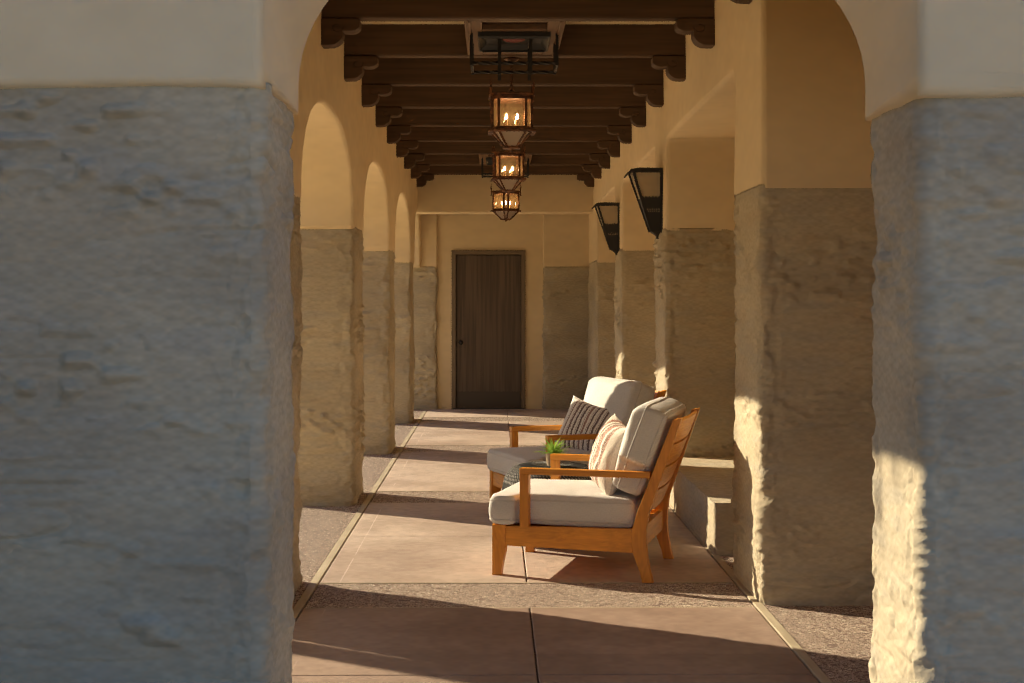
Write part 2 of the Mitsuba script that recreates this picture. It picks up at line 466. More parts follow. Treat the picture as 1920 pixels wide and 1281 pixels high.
# front wall with its arch
fw = thing('front_wall', 'nearest cross wall with arched opening, pale painted top over grey rough plaster', 'wall')
def front_ring(spring, rise, x0, x1, zl, zr):
    top = 6.0  # out of view the wall runs high and far right to shade the ground
    p = [(-1.60, top), (-1.60, zl), (x0, zl)]
    A = arch((x0 + x1) / 2, (x1 - x0) / 2, spring, rise, 36, 2.1)[::-1]
    dl = [(x0, z) for z in np.linspace(zl, spring, 9)[1:-1]]
    dr2 = [(x1, z) for z in np.linspace(spring, zr, 9)[1:-1]]
    return densify(p + dl + [tuple(q) for q in A] + dr2 + [(x1, zr), (10, zr), (10, top)])
obj('painted_wall', wobble(xz(rext(front_ring(2.42, .45, -.582, 1.066, 1.98, 1.96), YF0, YF1, .028, n=4, mid=8, poly1=front_ring(2.05, .53, -.562, 1.058, 1.98, 1.96))), .004), 'mat_paint', fw, 40)
obj('plaster_base', rough_prism(-1.58, -.574, YF0 + .022, YF1 - .01, -.02, 2.0, .0045, seed=1, amp=1.0, rc=.04, jag=1.1,
    bands=((1.70, .055, 1.0, -1.12, -.5), (1.60, .05, .9, -.85, -.5), (1.13, .022, .8, -1.3, -.5), (.98, .08, .7, -.86, -.5), (.62, .07, .8, -1.1, -.5), (1.28, .05, .6, -1.3, -.8), (.80, .03, .6, -1.3, -.6))), 'mat_rough', fw, True)
obj('plaster_base', rough_prism(1.071, 1.80, YF0 + .022, YF1 - .01, -.02, 1.98, .0045, seed=2, amp=.8, rc=.04, jag=1.12, bands=((1.62, .05, .6, 1.0, 1.8), (1.05, .06, .5, 1.0, 1.8), (.75, .05, .5, 1.2, 1.8))), 'mat_rough', fw, True)

obj('plaster_base', bbox(1.79, 10, YF0 + .03, YF1 - .015, -.02, 1.967), 'mat_rough', fw)  # base of the unseen right wing, lengthened for its shade

# left arcade
aw = thing('arcade_wall', 'left arcade wall of low arches, cream paint over rough tan plaster piers', 'wall')
ring = [(YE + .3, ZC + .05), (YF1 - .002, ZC + .05), (YF1 - .002, 1.97), (4.25, 1.97)]
prev = 4.25
for y0, y1, zp in SEG_L + [(19.0, YE + .3, 1.92)]:
    A = arch((prev + y0) / 2, (y0 - prev) / 2, 2.0, .57 if prev < 5 else .62)[::-1]
    ring += [tuple(q) for q in A] + [(y0, zp), (y1, zp)]
    prev = y1
obj('painted_wall', wobble(yz(rext(densify(ring), XLO, XL, .03, n=4)), .006), 'mat_paint', aw, 40)
for k, (y0, y1, zp) in enumerate(SEG_L):
    obj('plaster_pier', rough_prism(XLO + .005, XL - .002, y0 + .004, y1 - .004, -.02, zp + .02, (.010, .010, .014, .018)[k], seed=10 + k, amp=1.0, jag=1.7), 'mat_rough', aw, True)
obj('plaster_pier', rough_prism(XLO + .005, XL - .002, YF1 - .001, 4.25, -.02, 1.975, .03, seed=19, amp=.7), 'mat_rough', aw, True)

# right wall with its niches
nw = thing('niche_wall', 'right wall with square lintelled niches, cream paint over rough plaster piers', 'wall')
ZN = 2.665
ring = [(YE + .3, ZC + .05)]
ring += [(SEG_R[0][0], ZC + .05)]
for k, (y0, y1, zp) in enumerate(SEG_R):
    if k:
        a = SEG_R[k - 1][1]
        ring += [(a, ZN - .10), (a + .006, ZN - .04), (a + .03, ZN - .01), (a + .08, ZN), (y0 - .08, ZN), (y0 - .03, ZN - .01), (y0 - .006, ZN - .04), (y0, ZN - .10)]
    ring += [(y0, zp), (y1, zp)]
ring[-1] = (YE + .3, SEG_R[-1][2])
obj('painted_wall', wobble(yz(rext(densify(ring), XR, XRO, .03, n=4)), .006, seed=8), 'mat_paint', nw, 40)
for k, (y0, y1, zp) in enumerate(SEG_R):
    obj('plaster_pier', rough_prism(XR - .006, XRO, y0 + .0, y1 - .002, -.02, zp + .02, (.008, .010, .014, .018)[k], seed=30 + k, amp=1.15, jag=1.7), 'mat_rough', nw, True)
obj('back_wall', bbox(XRO, XRO + .25, SEG_R[0][0] + .1, YE + .3, -.02, ZC + .05), 'mat_paint', nw)
bw = thing('passage_wall', 'cream side wall of the passage right of the nearest niche pier', 'wall')
obj('painted_wall', bbox(3.0, 3.3, YF1, 7.4, -.02, ZC + .05), 'mat_paint', bw)
obj('return_wall', bbox(XRO, 3.0, SEG_R[0][0] + .012, SEG_R[0][0] + .3, -.02, ZC + .05), 'mat_paint', bw)

# end wall and the beam before it
ew = thing('end_wall', 'far end wall around the dark door, cream paint between rough plaster pilasters', 'wall')
dx0, dx1, dz = (847 - VX) * YE / F, (985 - VX) * YE / F, 2.155
ring = [(-1.6, -.02), (dx0 + .01, -.02), (dx0 + .01, dz - .01), (dx1 - .01, dz - .01), (dx1 - .01, -.02), (2.0, -.02), (2.0, ZC + .05), (-1.6, ZC + .05)]
obj('painted_wall', xz(rext(np.array(ring), YE, YE + .25)), 'mat_paint', ew)
for a, b, s in ((-1.5, -.785, 41), (.655, 1.9, 42)):
    obj('pilaster', wobble(bbox(a, b, YE - .09, YE + .02, 1.91, ZC + .02, .018, 3), .004), 'mat_paint', ew, 40)
    obj('plaster_pilaster', rough_prism(a, b, YE - .095, YE + .06, -.02, 1.93, .014, seed=s, amp=1.2, jag=1.8), 'mat_rough', ew, True)
obj('lintel', wobble(bbox(XL - .05, XR + .05, 18.26, 18.6, 2.605, ZC + .02, .02, 3), .004), 'mat_paint', ew, 40)

# roof
labels['roof'] = {'kind': 'structure', 'label': 'flat roof slab with pale plastered ceiling over the walk'}
obj('roof', bbox(-1.56, 3.6, YF1 - .003, YE + .4, ZC, ZC + .35), 'mat_paint')

# ------------------------------------------------------------------ ground and pavement
labels['ground'] = {'kind': 'structure', 'label': 'bare tan ground around the building'}
obj('ground', bbox(-200, 200, -200, 200, -.5, -.022), 'mat_ground')
labels['pavement'] = {'kind': 'structure', 'label': 'pavement of the covered walk, reddish concrete slabs with pebbled bands'}
obj('pavement', bbox(-1.5, 3.0, -1.0, YE + .2, -.12, -.014), 'mat_joint')
SX0, SX1, SXM = -.905, 1.235, .165
BANDS = [(6.67, 7.27), (10.18, 10.81), (13.68, 14.30), (17.2, 17.8)]
g = .0032
def skew(mesh, k=.013):
    v = np.array(mesh.vertices); v[:, 1] += k * (v[:, 0] + .9) * np.clip((9.5 - v[:, 1]) / 3, 0, 1); return tm(v, mesh.faces)
rows = [(-1.0, .98), (.98, 2.45), (2.45, 3.97), (3.97, 5.46), (5.46, 6.67)]
for k, (b0, b1) in enumerate(BANDS):
    nxt = BANDS[k + 1][0] if k + 1 < len(BANDS) else YE
    m = (b1 + nxt) / 2
    rows += [(b1, m), (m, nxt)] if nxt - b1 > 2 else [(b1, nxt)]
for y0, y1 in rows:
    for a, b in ((SX0, SXM), (SXM, SX1)):
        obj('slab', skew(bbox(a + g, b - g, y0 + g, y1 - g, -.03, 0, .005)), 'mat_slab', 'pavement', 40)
for y0, y1 in BANDS:
    obj('pebble_band', skew(bbox(SX0 + g, SX1 - g, y0 + .014, y1 - .014, -.03, -.003, .003)), 'mat_aggregate', 'pavement', 40)
    for e in (y0 + .004, y1 - .004):
        obj('band_edging', skew(bbox(SX0 + g, SX1 - g, e - .007, e + .007, -.03, -.001)), 'mat_strip', 'pavement')
for a, b in ((-1.5, SX0 - .052), (SX1 + .052, 3.0)):
    obj('pebble_border', bbox(a, b, -1.0, YE + .1, -.03, -.004), 'mat_aggregate', 'pavement')
for a in (SX0 - .048, SX1 + .004):
    obj('edge_strip', bbox(a, a + .044, -1.0, YE, -.03, .001, .004), 'mat_strip', 'pavement', 40)

# ------------------------------------------------------------------ bench in the niche
bn = thing('masonry_bench', 'low rough plastered ledge built into the niche behind the chairs', 'bench')
obj('seat', wobble(rough_prism(XR - .02, XRO - .01, 8.06, 10.5, -.02, .30, .012, seed=50, amp=.45, jag=.5, rc=.03), .006), 'mat_rough', bn, 50)

# ------------------------------------------------------------------ beams with carved corbels
def corbel_mesh():
    L, H = .235, .155
    pts = [(0, 0), (L - .012, 0), (L, -.014)]
    for a in np.linspace(15, -100, 10):                      # outer lobe
        pts.append((L - .062 + .060 * math.cos(math.radians(a)), -.040 + .034 * math.sin(math.radians(a))))
    pts.append((.142, -.072))
    for a in np.linspace(10, -90, 10):                       # inner lobe
        pts.append((.060 + .076 * math.cos(math.radians(a)), -.084 + .070 * math.sin(math.radians(a))))
    pts.append((0, -H))
    body = rext(np.array(pts)[::-1], -.062, .062, .006, n=2)  # (x, z) ring extruded along y
    man = to_man(body)
    cut = []
    sp = [(.098 + (.013 + .0048 * t) * math.cos(t + 1.1), -.050 + (.012 + .0042 * t) * math.sin(t + 1.1)) for t in np.linspace(0, 5.2, 26)]
    for a, b in zip(sp[:-1], sp[1:]):
        for zf in (-.062, .062):
            s0 = m3.Manifold.sphere(.0048, 8)
            cut.append(m3.Manifold.batch_hull([s0.translate((a[0], a[1], zf)), s0.translate((b[0], b[1], zf))]))
    man = man - m3.Manifold.batch_boolean(cut, m3.OpType.Add)
    return xz(to_tm(man))
cm = corbel_mesh()
cl = ply(cm, 'mat_beam', 30)
cmr = remap(cm, (0, 1, 2), (-1, 1, 1))
crr = ply(cmr, 'mat_beam', 30)
bmesh = ply(xz(rext(np.array([(XL - .04, ZB), (XR + .04, ZB), (XR + .04, ZC + .01), (XL - .04, ZC + .01)]), 0, .10, .014, n=3)), 'mat_beam', 40)
ordinal = ['nearest', 'second', 'third', 'fourth', 'fifth', 'sixth', 'seventh', 'eighth', 'ninth', 'farthest']
for i in range(-1, 9):
    y = 8.15 + 1.235 * i
    o = ordinal[i + 1]
    lab = {'nearest': 'dark brown ceiling beam nearest the camera, only its right corbel showing', 'second': 'second dark ceiling beam, cut by the top edge of the picture',
           'farthest': 'farthest dark ceiling beam, against the cream lintel'}.get(o, f'{o} dark brown ceiling beam counting away from the camera')
    b = thing('ceiling_beam', lab, 'beam', 'dark wooden ceiling beams')
    obj('timber', bmesh, None, b, tw=T().translate([0, y, 0]))
    obj('corbel', cl, None, b, tw=T().translate([XL - .012, y + .05, ZB - .001]))
    obj('corbel', crr, None, b, tw=T().translate([XR + .012, y + .05, ZB - .001]))

# ------------------------------------------------------------------ ceiling heaters
def heater(y0, y1, label):
    """y0..y1: the gap between two beams"""
    h = thing('ceiling_heater', label, 'heater', 'heaters hung in iron racks from the ceiling')
    cx, w = .118, .30
    z0, z1 = ZB + .006, ZB + .045
    for s in (-1, 1):
        a, b = (cx + s * w, cx + s * (w - .105))
        obj('frame_board', bbox(min(a, b), max(a, b), y0, y1, z0, z1, .006), 'mat_trim', h, 40)
        obj('frame_moulding', bbox(cx + s * (w - .03) - .008, cx + s * (w - .03) + .008, y0 + .001, y1 - .001, z0 - .01, z0 + .002, .003), 'mat_trim', h, 40)
    for a, b in ((y0, y0 + .05), (y0 + .28, y0 + .36), (y1 - .16, y1)):
        obj('cross_board', bbox(cx - w + .105, cx + w - .105, a, b, z0 + .002, z1, .005), 'mat_trim', h, 40)
    obj('hatch_panel', bbox(cx - w + .02, cx + w - .02, y0 + .01, y1 - .01, z1 + .001, z1 + .012), 'mat_beam', h)
    ym = (y0 + y1) / 2
    # heater tray: a shallow flared steel reflector facing down
    tz = ZB - .03
    o, q = (.215, .235), (.175, .19)
    V, Fs = [], []
    for (hw, hd), z in (((o[0], o[1]), tz), ((o[0] + .006, o[1] + .006), tz + .006), ((o[0] + .006, o[1] + .006), tz + .05), ((q[0], q[1]), tz + .05)):
        V += [(cx - hw, ym - hd, z), (cx + hw, ym - hd, z), (cx + hw, ym + hd, z), (cx - hw, ym + hd, z)]
    V += [(cx - q[0], ym - q[1], tz + .035), (cx + q[0], ym - q[1], tz + .035), (cx + q[0], ym + q[1], tz + .035), (cx - q[0], ym + q[1], tz + .035)]
    for k in range(3):
        for e in range(4):
            f = (e + 1) % 4
            Fs += [[k * 4 + e, k * 4 + f, k * 4 + 4 + f], [k * 4 + e, k * 4 + 4 + f, k * 4 + 4 + e]]
    for e in range(4):
        f = (e + 1) % 4
        Fs += [[e, 16 + f, f], [e, 16 + e, 16 + f]]
    Fs += [[16, 18, 17], [16, 19, 18], [12, 13, 14], [12, 14, 15]]
    tr = obj('tray', tm(V, Fs), 'mat_steel', h, False)
    obj('emitter', moved(lathe([(0, -.004), (.055, -.004), (.07, .004), (.07, .012), (0, .012)], 28), cx, ym - .02, tz + .024), 'mat_emitter', tr, 40)
    for yy in (ym - .23, ym + .23):
        obj('rim', tube([(cx - .2, yy, tz - .002), (cx + .2, yy, tz - .002)], .004, 6), 'mat_steel', tr)
    # iron rack of twisted bars hanging below
    zr = 2.905
    xa, xb, ya, yb = cx - .262, cx + .262, ym - .18, ym + .16
    def twisted(p0, p1, r=.0095):
        p0, p1 = np.array(p0), np.array(p1); L = np.linalg.norm(p1 - p0); n = int(L / .012)
        b = bar(p0, p1, 2 * r); V, Fs = [], []
        t = (p1 - p0) / L; u = np.cross(t, [0, 0, 1.0]); v = np.cross(t, u)
        for i in range(n + 1):
            a0 = i * .26
            for k in range(4):
                a = a0 + k * math.pi / 2
                V.append(p0 + (p1 - p0) * i / n + r * 1.25 * (math.cos(a) * u + math.sin(a) * v))
        for i in range(n):
            for k in range(4):
                k2 = (k + 1) % 4
                Fs += [[i * 4 + k, i * 4 + k2, i * 4 + 4 + k2], [i * 4 + k, i * 4 + 4 + k2, i * 4 + 4 + k]]
        Fs += [[0, 2, 1], [0, 3, 2], [n * 4, n * 4 + 1, n * 4 + 2], [n * 4, n * 4 + 2, n * 4 + 3]]
        return tm(V, Fs)
    for yy in (ya, yb):
        obj('twisted_bar', twisted((xa, yy, zr), (xb, yy, zr)), 'mat_iron', h, False)
    for xx in (xa, xb):
        obj('twisted_bar', twisted((xx, ya, zr), (xx, yb, zr)), 'mat_iron', h, False)
        for yy in (ya, yb):
            obj('hanger', bar((xx, yy, zr - .015), (xx, yy, ZB + .02), .018), 'mat_iron', h, False)
    for xx in (cx - .09, cx + .10):
        obj('strap', cat([bar((xx, ya - .018, zr - .075), (xx, ya - .018, ZB - .02), .020, .007), bar((xx, ya - .02, ZB - .023), (xx, yb + .02, ZB - .023), .006, .02), bar((xx, yb + .018, zr - .05), (xx, yb + .018, ZB - .02), .020, .007)]), 'mat_iron', h, False)
scene['mat_emitter'] = two(principled(rgb(.12, .014, .012), .5))
heater(8.25, 9.385, 'nearest iron-racked heater in a wooden ceiling frame, above the first lantern')
heater(8.15 + 1.235 * 6 + .1, 8.15 + 1.235 * 7, 'far iron-racked ceiling heater, half hidden behind the second lantern')

# ------------------------------------------------------------------ lanterns
def octo(W, c):
    h = W / 2
    return np.array([(h, -h + c), (h, h - c), (h - c, h), (-h + c, h), (-h, h - c), (-h, -h + c), (-h + c, -h), (h - c, -h)])
def panel(a, b, c, d, t=.003):
    a, b, c, d = map(np.asarray, (a, b, c, d))
    return tm([a, b, c, d], [[0, 1, 2], [0, 2, 3]])
def lantern(x, y, rot, label, ztop):
    k = thing('hanging_lantern', label, 'lantern', 'lanterns hanging along the walk')
    W, c = .262, .040
    zc, zb, zf = 2.822, 2.588, 2.472
    P = octo(W, c); I = octo(W * .94, c * .94); Q = octo(.095, .015)
    tw = T().translate([x, y, 0]).rotate([0, 0, 1], math.degrees(rot))
    def O(name, mesh, mat, smooth=35, parent=None): return obj(name, mesh, mat, parent or k, smooth, tw)
    O('cap', cat([moved(rext(octo(W + .045, c + .006), zc - .004, zc + .009, .003)), rext(octo(W + .01, c), zc - .028, zc - .004, .002)]), 'mat_copper')
    O('crown', lathe([(.075, zc + .009), (.07, zc + .022), (.03, zc + .032), (.012, zc + .05), (0, zc + .05)], 16), 'mat_copper')
    O('lower_rim', cat([rext(octo(W + .055, c + .008), zb - .012, zb + .004, .003), rext(octo(W + .01, c), zb + .004, zb + .022, .002)]), 'mat_copper')
    for i in range(8):
        p = P[i]
        O('post', bar((p[0], p[1], zb), (p[0], p[1], zc), .017), 'mat_copper', False)
        a, b = I[i], I[(i + 1) % 8]
        O('glass_pane', panel((a[0], a[1], zb + .01), (b[0], b[1], zb + .01), (b[0], b[1], zc), (a[0], a[1], zc)), 'mat_seeded_glass', False)
        q = Q[i]
        O('rib', bar((p[0], p[1], zb - .006), (q[0], q[1], zf + .012), .014), 'mat_copper', False)
        a2, b2 = Q[i] * .95, Q[(i + 1) % 8] * .95
        O('funnel_pane', panel((a2[0], a2[1], zf + .01), (b2[0], b2[1], zf + .01), (b[0], b[1], zb - .006), (a[0], a[1], zb - .006)), 'mat_frosted_glass', False)
    O('bottom_cap', cat([rext(octo(.115, .018), zf, zf + .016, .003), moved(lathe([(0, -.022), (.010, -.018), (.014, -.008), (.02, 0), (0, 0)], 12), 0, 0, zf)]), 'mat_copper')
    for sx in (-1, 1):
        for sy in (-1, 1):
            h = W / 2 + .008
            fx, fy = sx * h, sy * (h - .02)
            O('finial', tube([(fx, fy, zc - .05), (fx, fy, zc + .02), (fx, fy, zc + .035), (fx + sx * .004, fy, zc + .065), (fx, fy, zc + .105)], [.007, .007, .010, .006, .001], 6), 'mat_copper')
    for j in range(4):
        a = math.pi / 4 + j * math.pi / 2
        cx, cy = .052 * math.cos(a), .052 * math.sin(a)
        s = O('candle', moved(lathe([(0, 0), (.012, 0), (.012, .062), (0, .062)], 12), cx, cy, zb + .015), 'mat_sleeve')
        key = O('bulb', moved(lathe([(.004, 0), (.0075, .010), (.0085, .018), (.006, .029), (.0015, .040), (0, .041)], 12), cx, cy, zb + .078), 'mat_sleeve', True, s)
        scene[key] = {**scene[key], 'emitter': {'type': 'area', 'radiance': rgb(*BULB)}}
    # chain of oval links
    z, j = zc + .045, 0
    links = []
    while z < ztop - .01:
        a = np.linspace(0, 2 * math.pi, 13)[:-1]
        loop = np.column_stack([.0095 * np.cos(a), 0 * a, .021 * np.sin(a) + z + .017])
        if j % 2: loop = loop[:, [1, 0, 2]]
        links.append(tube(loop, .0032, 5, closed=True))
        z += .031; j += 1
    O('chain', cat(links), 'mat_copper', True)
    O('canopy', moved(lathe([(0, 0), (.045, 0), (.05, -.008), (.03, -.022), (.008, -.03), (0, -.03)][::-1], 20), 0, 0, ztop), 'mat_copper')
BULB = (16, 10.2, 4.8)
lantern(.112, 9.48, .03, 'nearest and largest-looking copper lantern, glowing below the iron-racked heater', ZB)
lantern(.125, 13.14, math.radians(4), 'middle hanging copper lantern, partly behind the nearest one', ZB)
lantern(.137, 17.6, math.radians(45), 'farthest and lowest-looking hanging copper lantern, corner turned toward the door', ZC)

# ------------------------------------------------------------------ wall sconces
def sconce(y, label):
    k = thing('wall_sconce', label, 'sconce', 'black lantern sconces on the right wall')
    x = XR - .002
    zt, zb_, zm = 2.445, 1.985, 2.235
    d, w = .225, .30                                            # projection and width at the top
    db, wb = .075, .11                                          # at the bottom
    def at(u, s, z):
        t = (zt - z) / (zt - zb_)
        pr, hw = d + (db - d) * t, (w + (wb - w) * t) / 2
        return np.array((x - u * pr, y + s * hw, z))
    O = lambda n, m, mat, sm=35: obj(n, m, mat, k, sm)
    O('back_plate', bbox(x - .006, x + .004, y - w / 2, y + w / 2, zb_ - .02, zt), 'mat_iron')
    # visor over the top with a rolled front lip
    prof = [(x, zt + .012), (x - d * .75, zt + .016), (x - d - .012, zt + .006), (x - d - .034, zt - .016), (x - d - .040, zt - .034), (x - d - .030, zt - .034), (x - d - .008, zt - .008), (x - .0, zt - .002)]
    O('visor', moved(xz(rext(np.array(prof), -w / 2 - .02, w / 2 + .02, .002)), 0, y, 0), 'mat_iron', 40)
    for s in (-1, 1):
        for u in (1, .04):
            O('corner_bar', bar(at(u, s, zt), at(u, s, zb_), .019), 'mat_iron', False)
        O('side_pane', panel(at(.97, s * .97, zt), at(.06, s * .97, zt), at(.06, s * .97, zm - .02), at(.97, s * .97, zm - .02)), 'mat_mica', False)
        O('side_bar', bar(at(1, s, zt - .012), at(.04, s, zt - .012), .016), 'mat_iron', False)
        # pierced lower plate with a scalloped top edge
        n = 6
        V = [at(.99, s, zb_), at(.05, s, zb_)]
        top = []
        for q in range(n * 6 + 1):
            u = .05 + .94 * q / (n * 6)
            z = zm + .016 * abs(math.sin(math.pi * q / 6))
            top.append(at(u, s, z))
        V = np.array(V + top); N = len(V)
        hole_rows = []
        O('pierced_plate', tm(V, [[0, i, i + 1] for i in range(1, N - 1)]), 'mat_iron', False)
        for q in range(n):
            u0 = .16 + .66 * q / (n - 1)
            for dz_ in (.085, .099):
                c0 = at(u0, s * 1.02, zm - dz_)
                O('piercing', bbox(c0[0] - .003, c0[0] + .003, c0[1] - .002, c0[1] + .002, c0[2] - .004, c0[2] + .004), 'mat_mica', False)
    O('front_pane', panel(at(.98, -.97, zt), at(.98, .97, zt), at(.98, .97, zm - .02), at(.98, -.97, zm - .02)), 'mat_mica', False)
    O('front_plate', cat([panel(at(1, -1, zm), at(1, 1, zm), at(1, 1, zb_), at(1, -1, zb_))]), 'mat_iron', False)
    # rounded bottom pan and drop
    a, b, c, e = at(1, -1, zb_), at(1, 1, zb_), at(0, 1, zb_), at(0, -1, zb_)
    tip = [np.array((x - .03, y - .03, zb_ - .035)), np.array((x - .03, y + .03, zb_ - .035)), np.array((x, y + .03, zb_ - .035)), np.array((x, y - .03, zb_ - .035))]
    V = [a, b, c, e] + tip
    Fs = [[0, 1, 5], [0, 5, 4], [1, 2, 6], [1, 6, 5], [2, 3, 7], [2, 7, 6], [3, 0, 4], [3, 4, 7], [4, 5, 6], [4, 6, 7]]
    O('bottom_pan', tm(V, Fs), 'mat_iron', False)
    O('drop', moved(trimesh.creation.icosphere(2, .012), x - .022, y, zb_ - .045), 'mat_iron', True)
    O('socket', moved(lathe([(0, 0), (.02, 0), (.02, .06), (0, .06)], 14), x - .10, y, zm - .02), 'mat_sleeve')
sconce(10.82, 'larger black iron wall sconce, the one nearer the camera')
sconce(14.50, 'farther and smaller black iron wall sconce, nearest the door')

# ------------------------------------------------------------------ door
obj('added_door_backing', bbox(dx0 - .05, dx1 + .05, YE + .12, YE + .24, -.02, dz + .05), 'mat_joint', ew)  # added block behind the door, stops sky light leaking round the leaf
dr_ = thing('door', 'dark brown wooden door at the far end of the walk', 'door')
y = YE
obj('frame', xz(rext(np.array([(dx0, -.01), (dx0 + .055, -.01), (dx0 + .055, dz - .06), (dx1 - .055, dz - .06), (dx1 - .055, -.01), (dx1, -.01), (dx1, dz), (dx0, dz)]), y - .035, y + .12, .004)), 'mat_door_frame', dr_)
obj('leaf', bbox(dx0 + .062, dx1 - .060, y + .02, y + .065, .012, dz - .068, .004), 'mat_door', dr_)
obj('kick_plate', bbox(dx0 + .075, dx1 - .075, y + .016, y + .021, .03, .235, .002), 'mat_kick', dr_)
obj('knob', moved(cat([remap(lathe([(0, -.004), (.03, -.004), (.03, .006), (.012, .008), (.012, .03), (.026, .036), (.030, .05), (.022, .064), (0, .068)], 20), (0, 2, 1), (1, -1, 1))]), dx0 + .125, y + .018, .90), 'mat_iron', dr_, True)
obj('threshold', bbox(dx0 + .02, dx1 - .02, y - .05, y + .05, -.01, .012, .004), 'mat_steel', dr_)

# ------------------------------------------------------------------ lounge chairs
def with_uv(m, axis):
    """grain coordinates: u along the length axis, v across"""
    v, f, n = meshkit.arrays(m, 35)
    o = [a for a in range(3) if a != axis]
    uv = np.column_stack([v[:, axis] + .37 * v[:, o[0]], v[:, o[1]] + .8 * v[:, o[0]]])
    return v, f, n, uv
seedc = [0]
def wood(m, axis, off=None):
    m = tm(m.vertices, m.faces)
    v, f, n, uv = with_uv(m, axis)
    seedc[0] += 1
    uv = uv + np.array([seedc[0] * 1.7, seedc[0] * 2.3])
    path = meshkit.write_ply((v, f), False, uv, None, normals=n)
    return {'type': 'ply', 'filename': path, 'face_normals': False, 'bsdf': {'type': 'ref', 'id': 'mat_teak'}}

W2 = .38                                  # half the outer width
def soft(man, edge=.014, it=7):
    m = to_tm(man.refine_to_length(edge))
    m = trimesh.Trimesh(m.vertices, m.faces, process=True)
    trimesh.smoothing.filter_laplacian(m, lamb=.5, iterations=it)
    return m

def t_cushion(full, narrow, split, length, th, radius=.03):
    """a T-shaped cushion lying in xy: x 0..split as wide as full, split..length as wide as narrow; z 0..th"""
    pts = [(0, -full), (split, -full), (split, -narrow), (length, -narrow), (length, narrow), (split, narrow), (split, full), (0, full)]
    cs = m3.CrossSection([np.array(pts)]).offset(-radius, m3.JoinType.Round).offset(2 * radius, m3.JoinType.Round, 2, 24).offset(-radius, m3.JoinType.Round, 2, 24)
    return soft(m3.Manifold.extrude(cs, th, 4))

def puff(m, x0, x1, hw, th, top=.03, side=.012, seed=0):
    v = np.array(m.vertices)
    u = np.clip((v[:, 0] - x0) / (x1 - x0) * 2 - 1, -1, 1); w = np.clip(v[:, 1] / hw, -1, 1)
    k = (1 - np.abs(u) ** 2.4) * (1 - np.abs(w) ** 2.4)
    zz = v[:, 2] / th
    v[:, 2] += np.where(zz > .5, 1, -.35) * top * k
    s = np.sin(math.pi * np.clip(zz, 0, 1))
    v[:, 1] += side * s * np.sign(w) * np.abs(w) ** 3
    v[:, 0] += side * s * np.sign(u) * np.abs(u) ** 3
    v += (meshkit.fbm(v * 6, 3, seed)[:, None] - .5) * .008
    return tm(v, m.faces)

def seam(m, z, shift=(0, 0, 0)):
    """a welt following the cushion's outline at height z"""
    sec = m.section([0, 0, 1], [0, 0, z])
    loop = max(sec.discrete, key=len)[:-1]
    loop = loop[:: max(1, len(loop) // 220)]
    loop = (np.roll(loop, 1, 0) + 2 * loop + np.roll(loop, -1, 0)) / 4
    return tube(loop + np.array(shift), .0042, 6, closed=True)

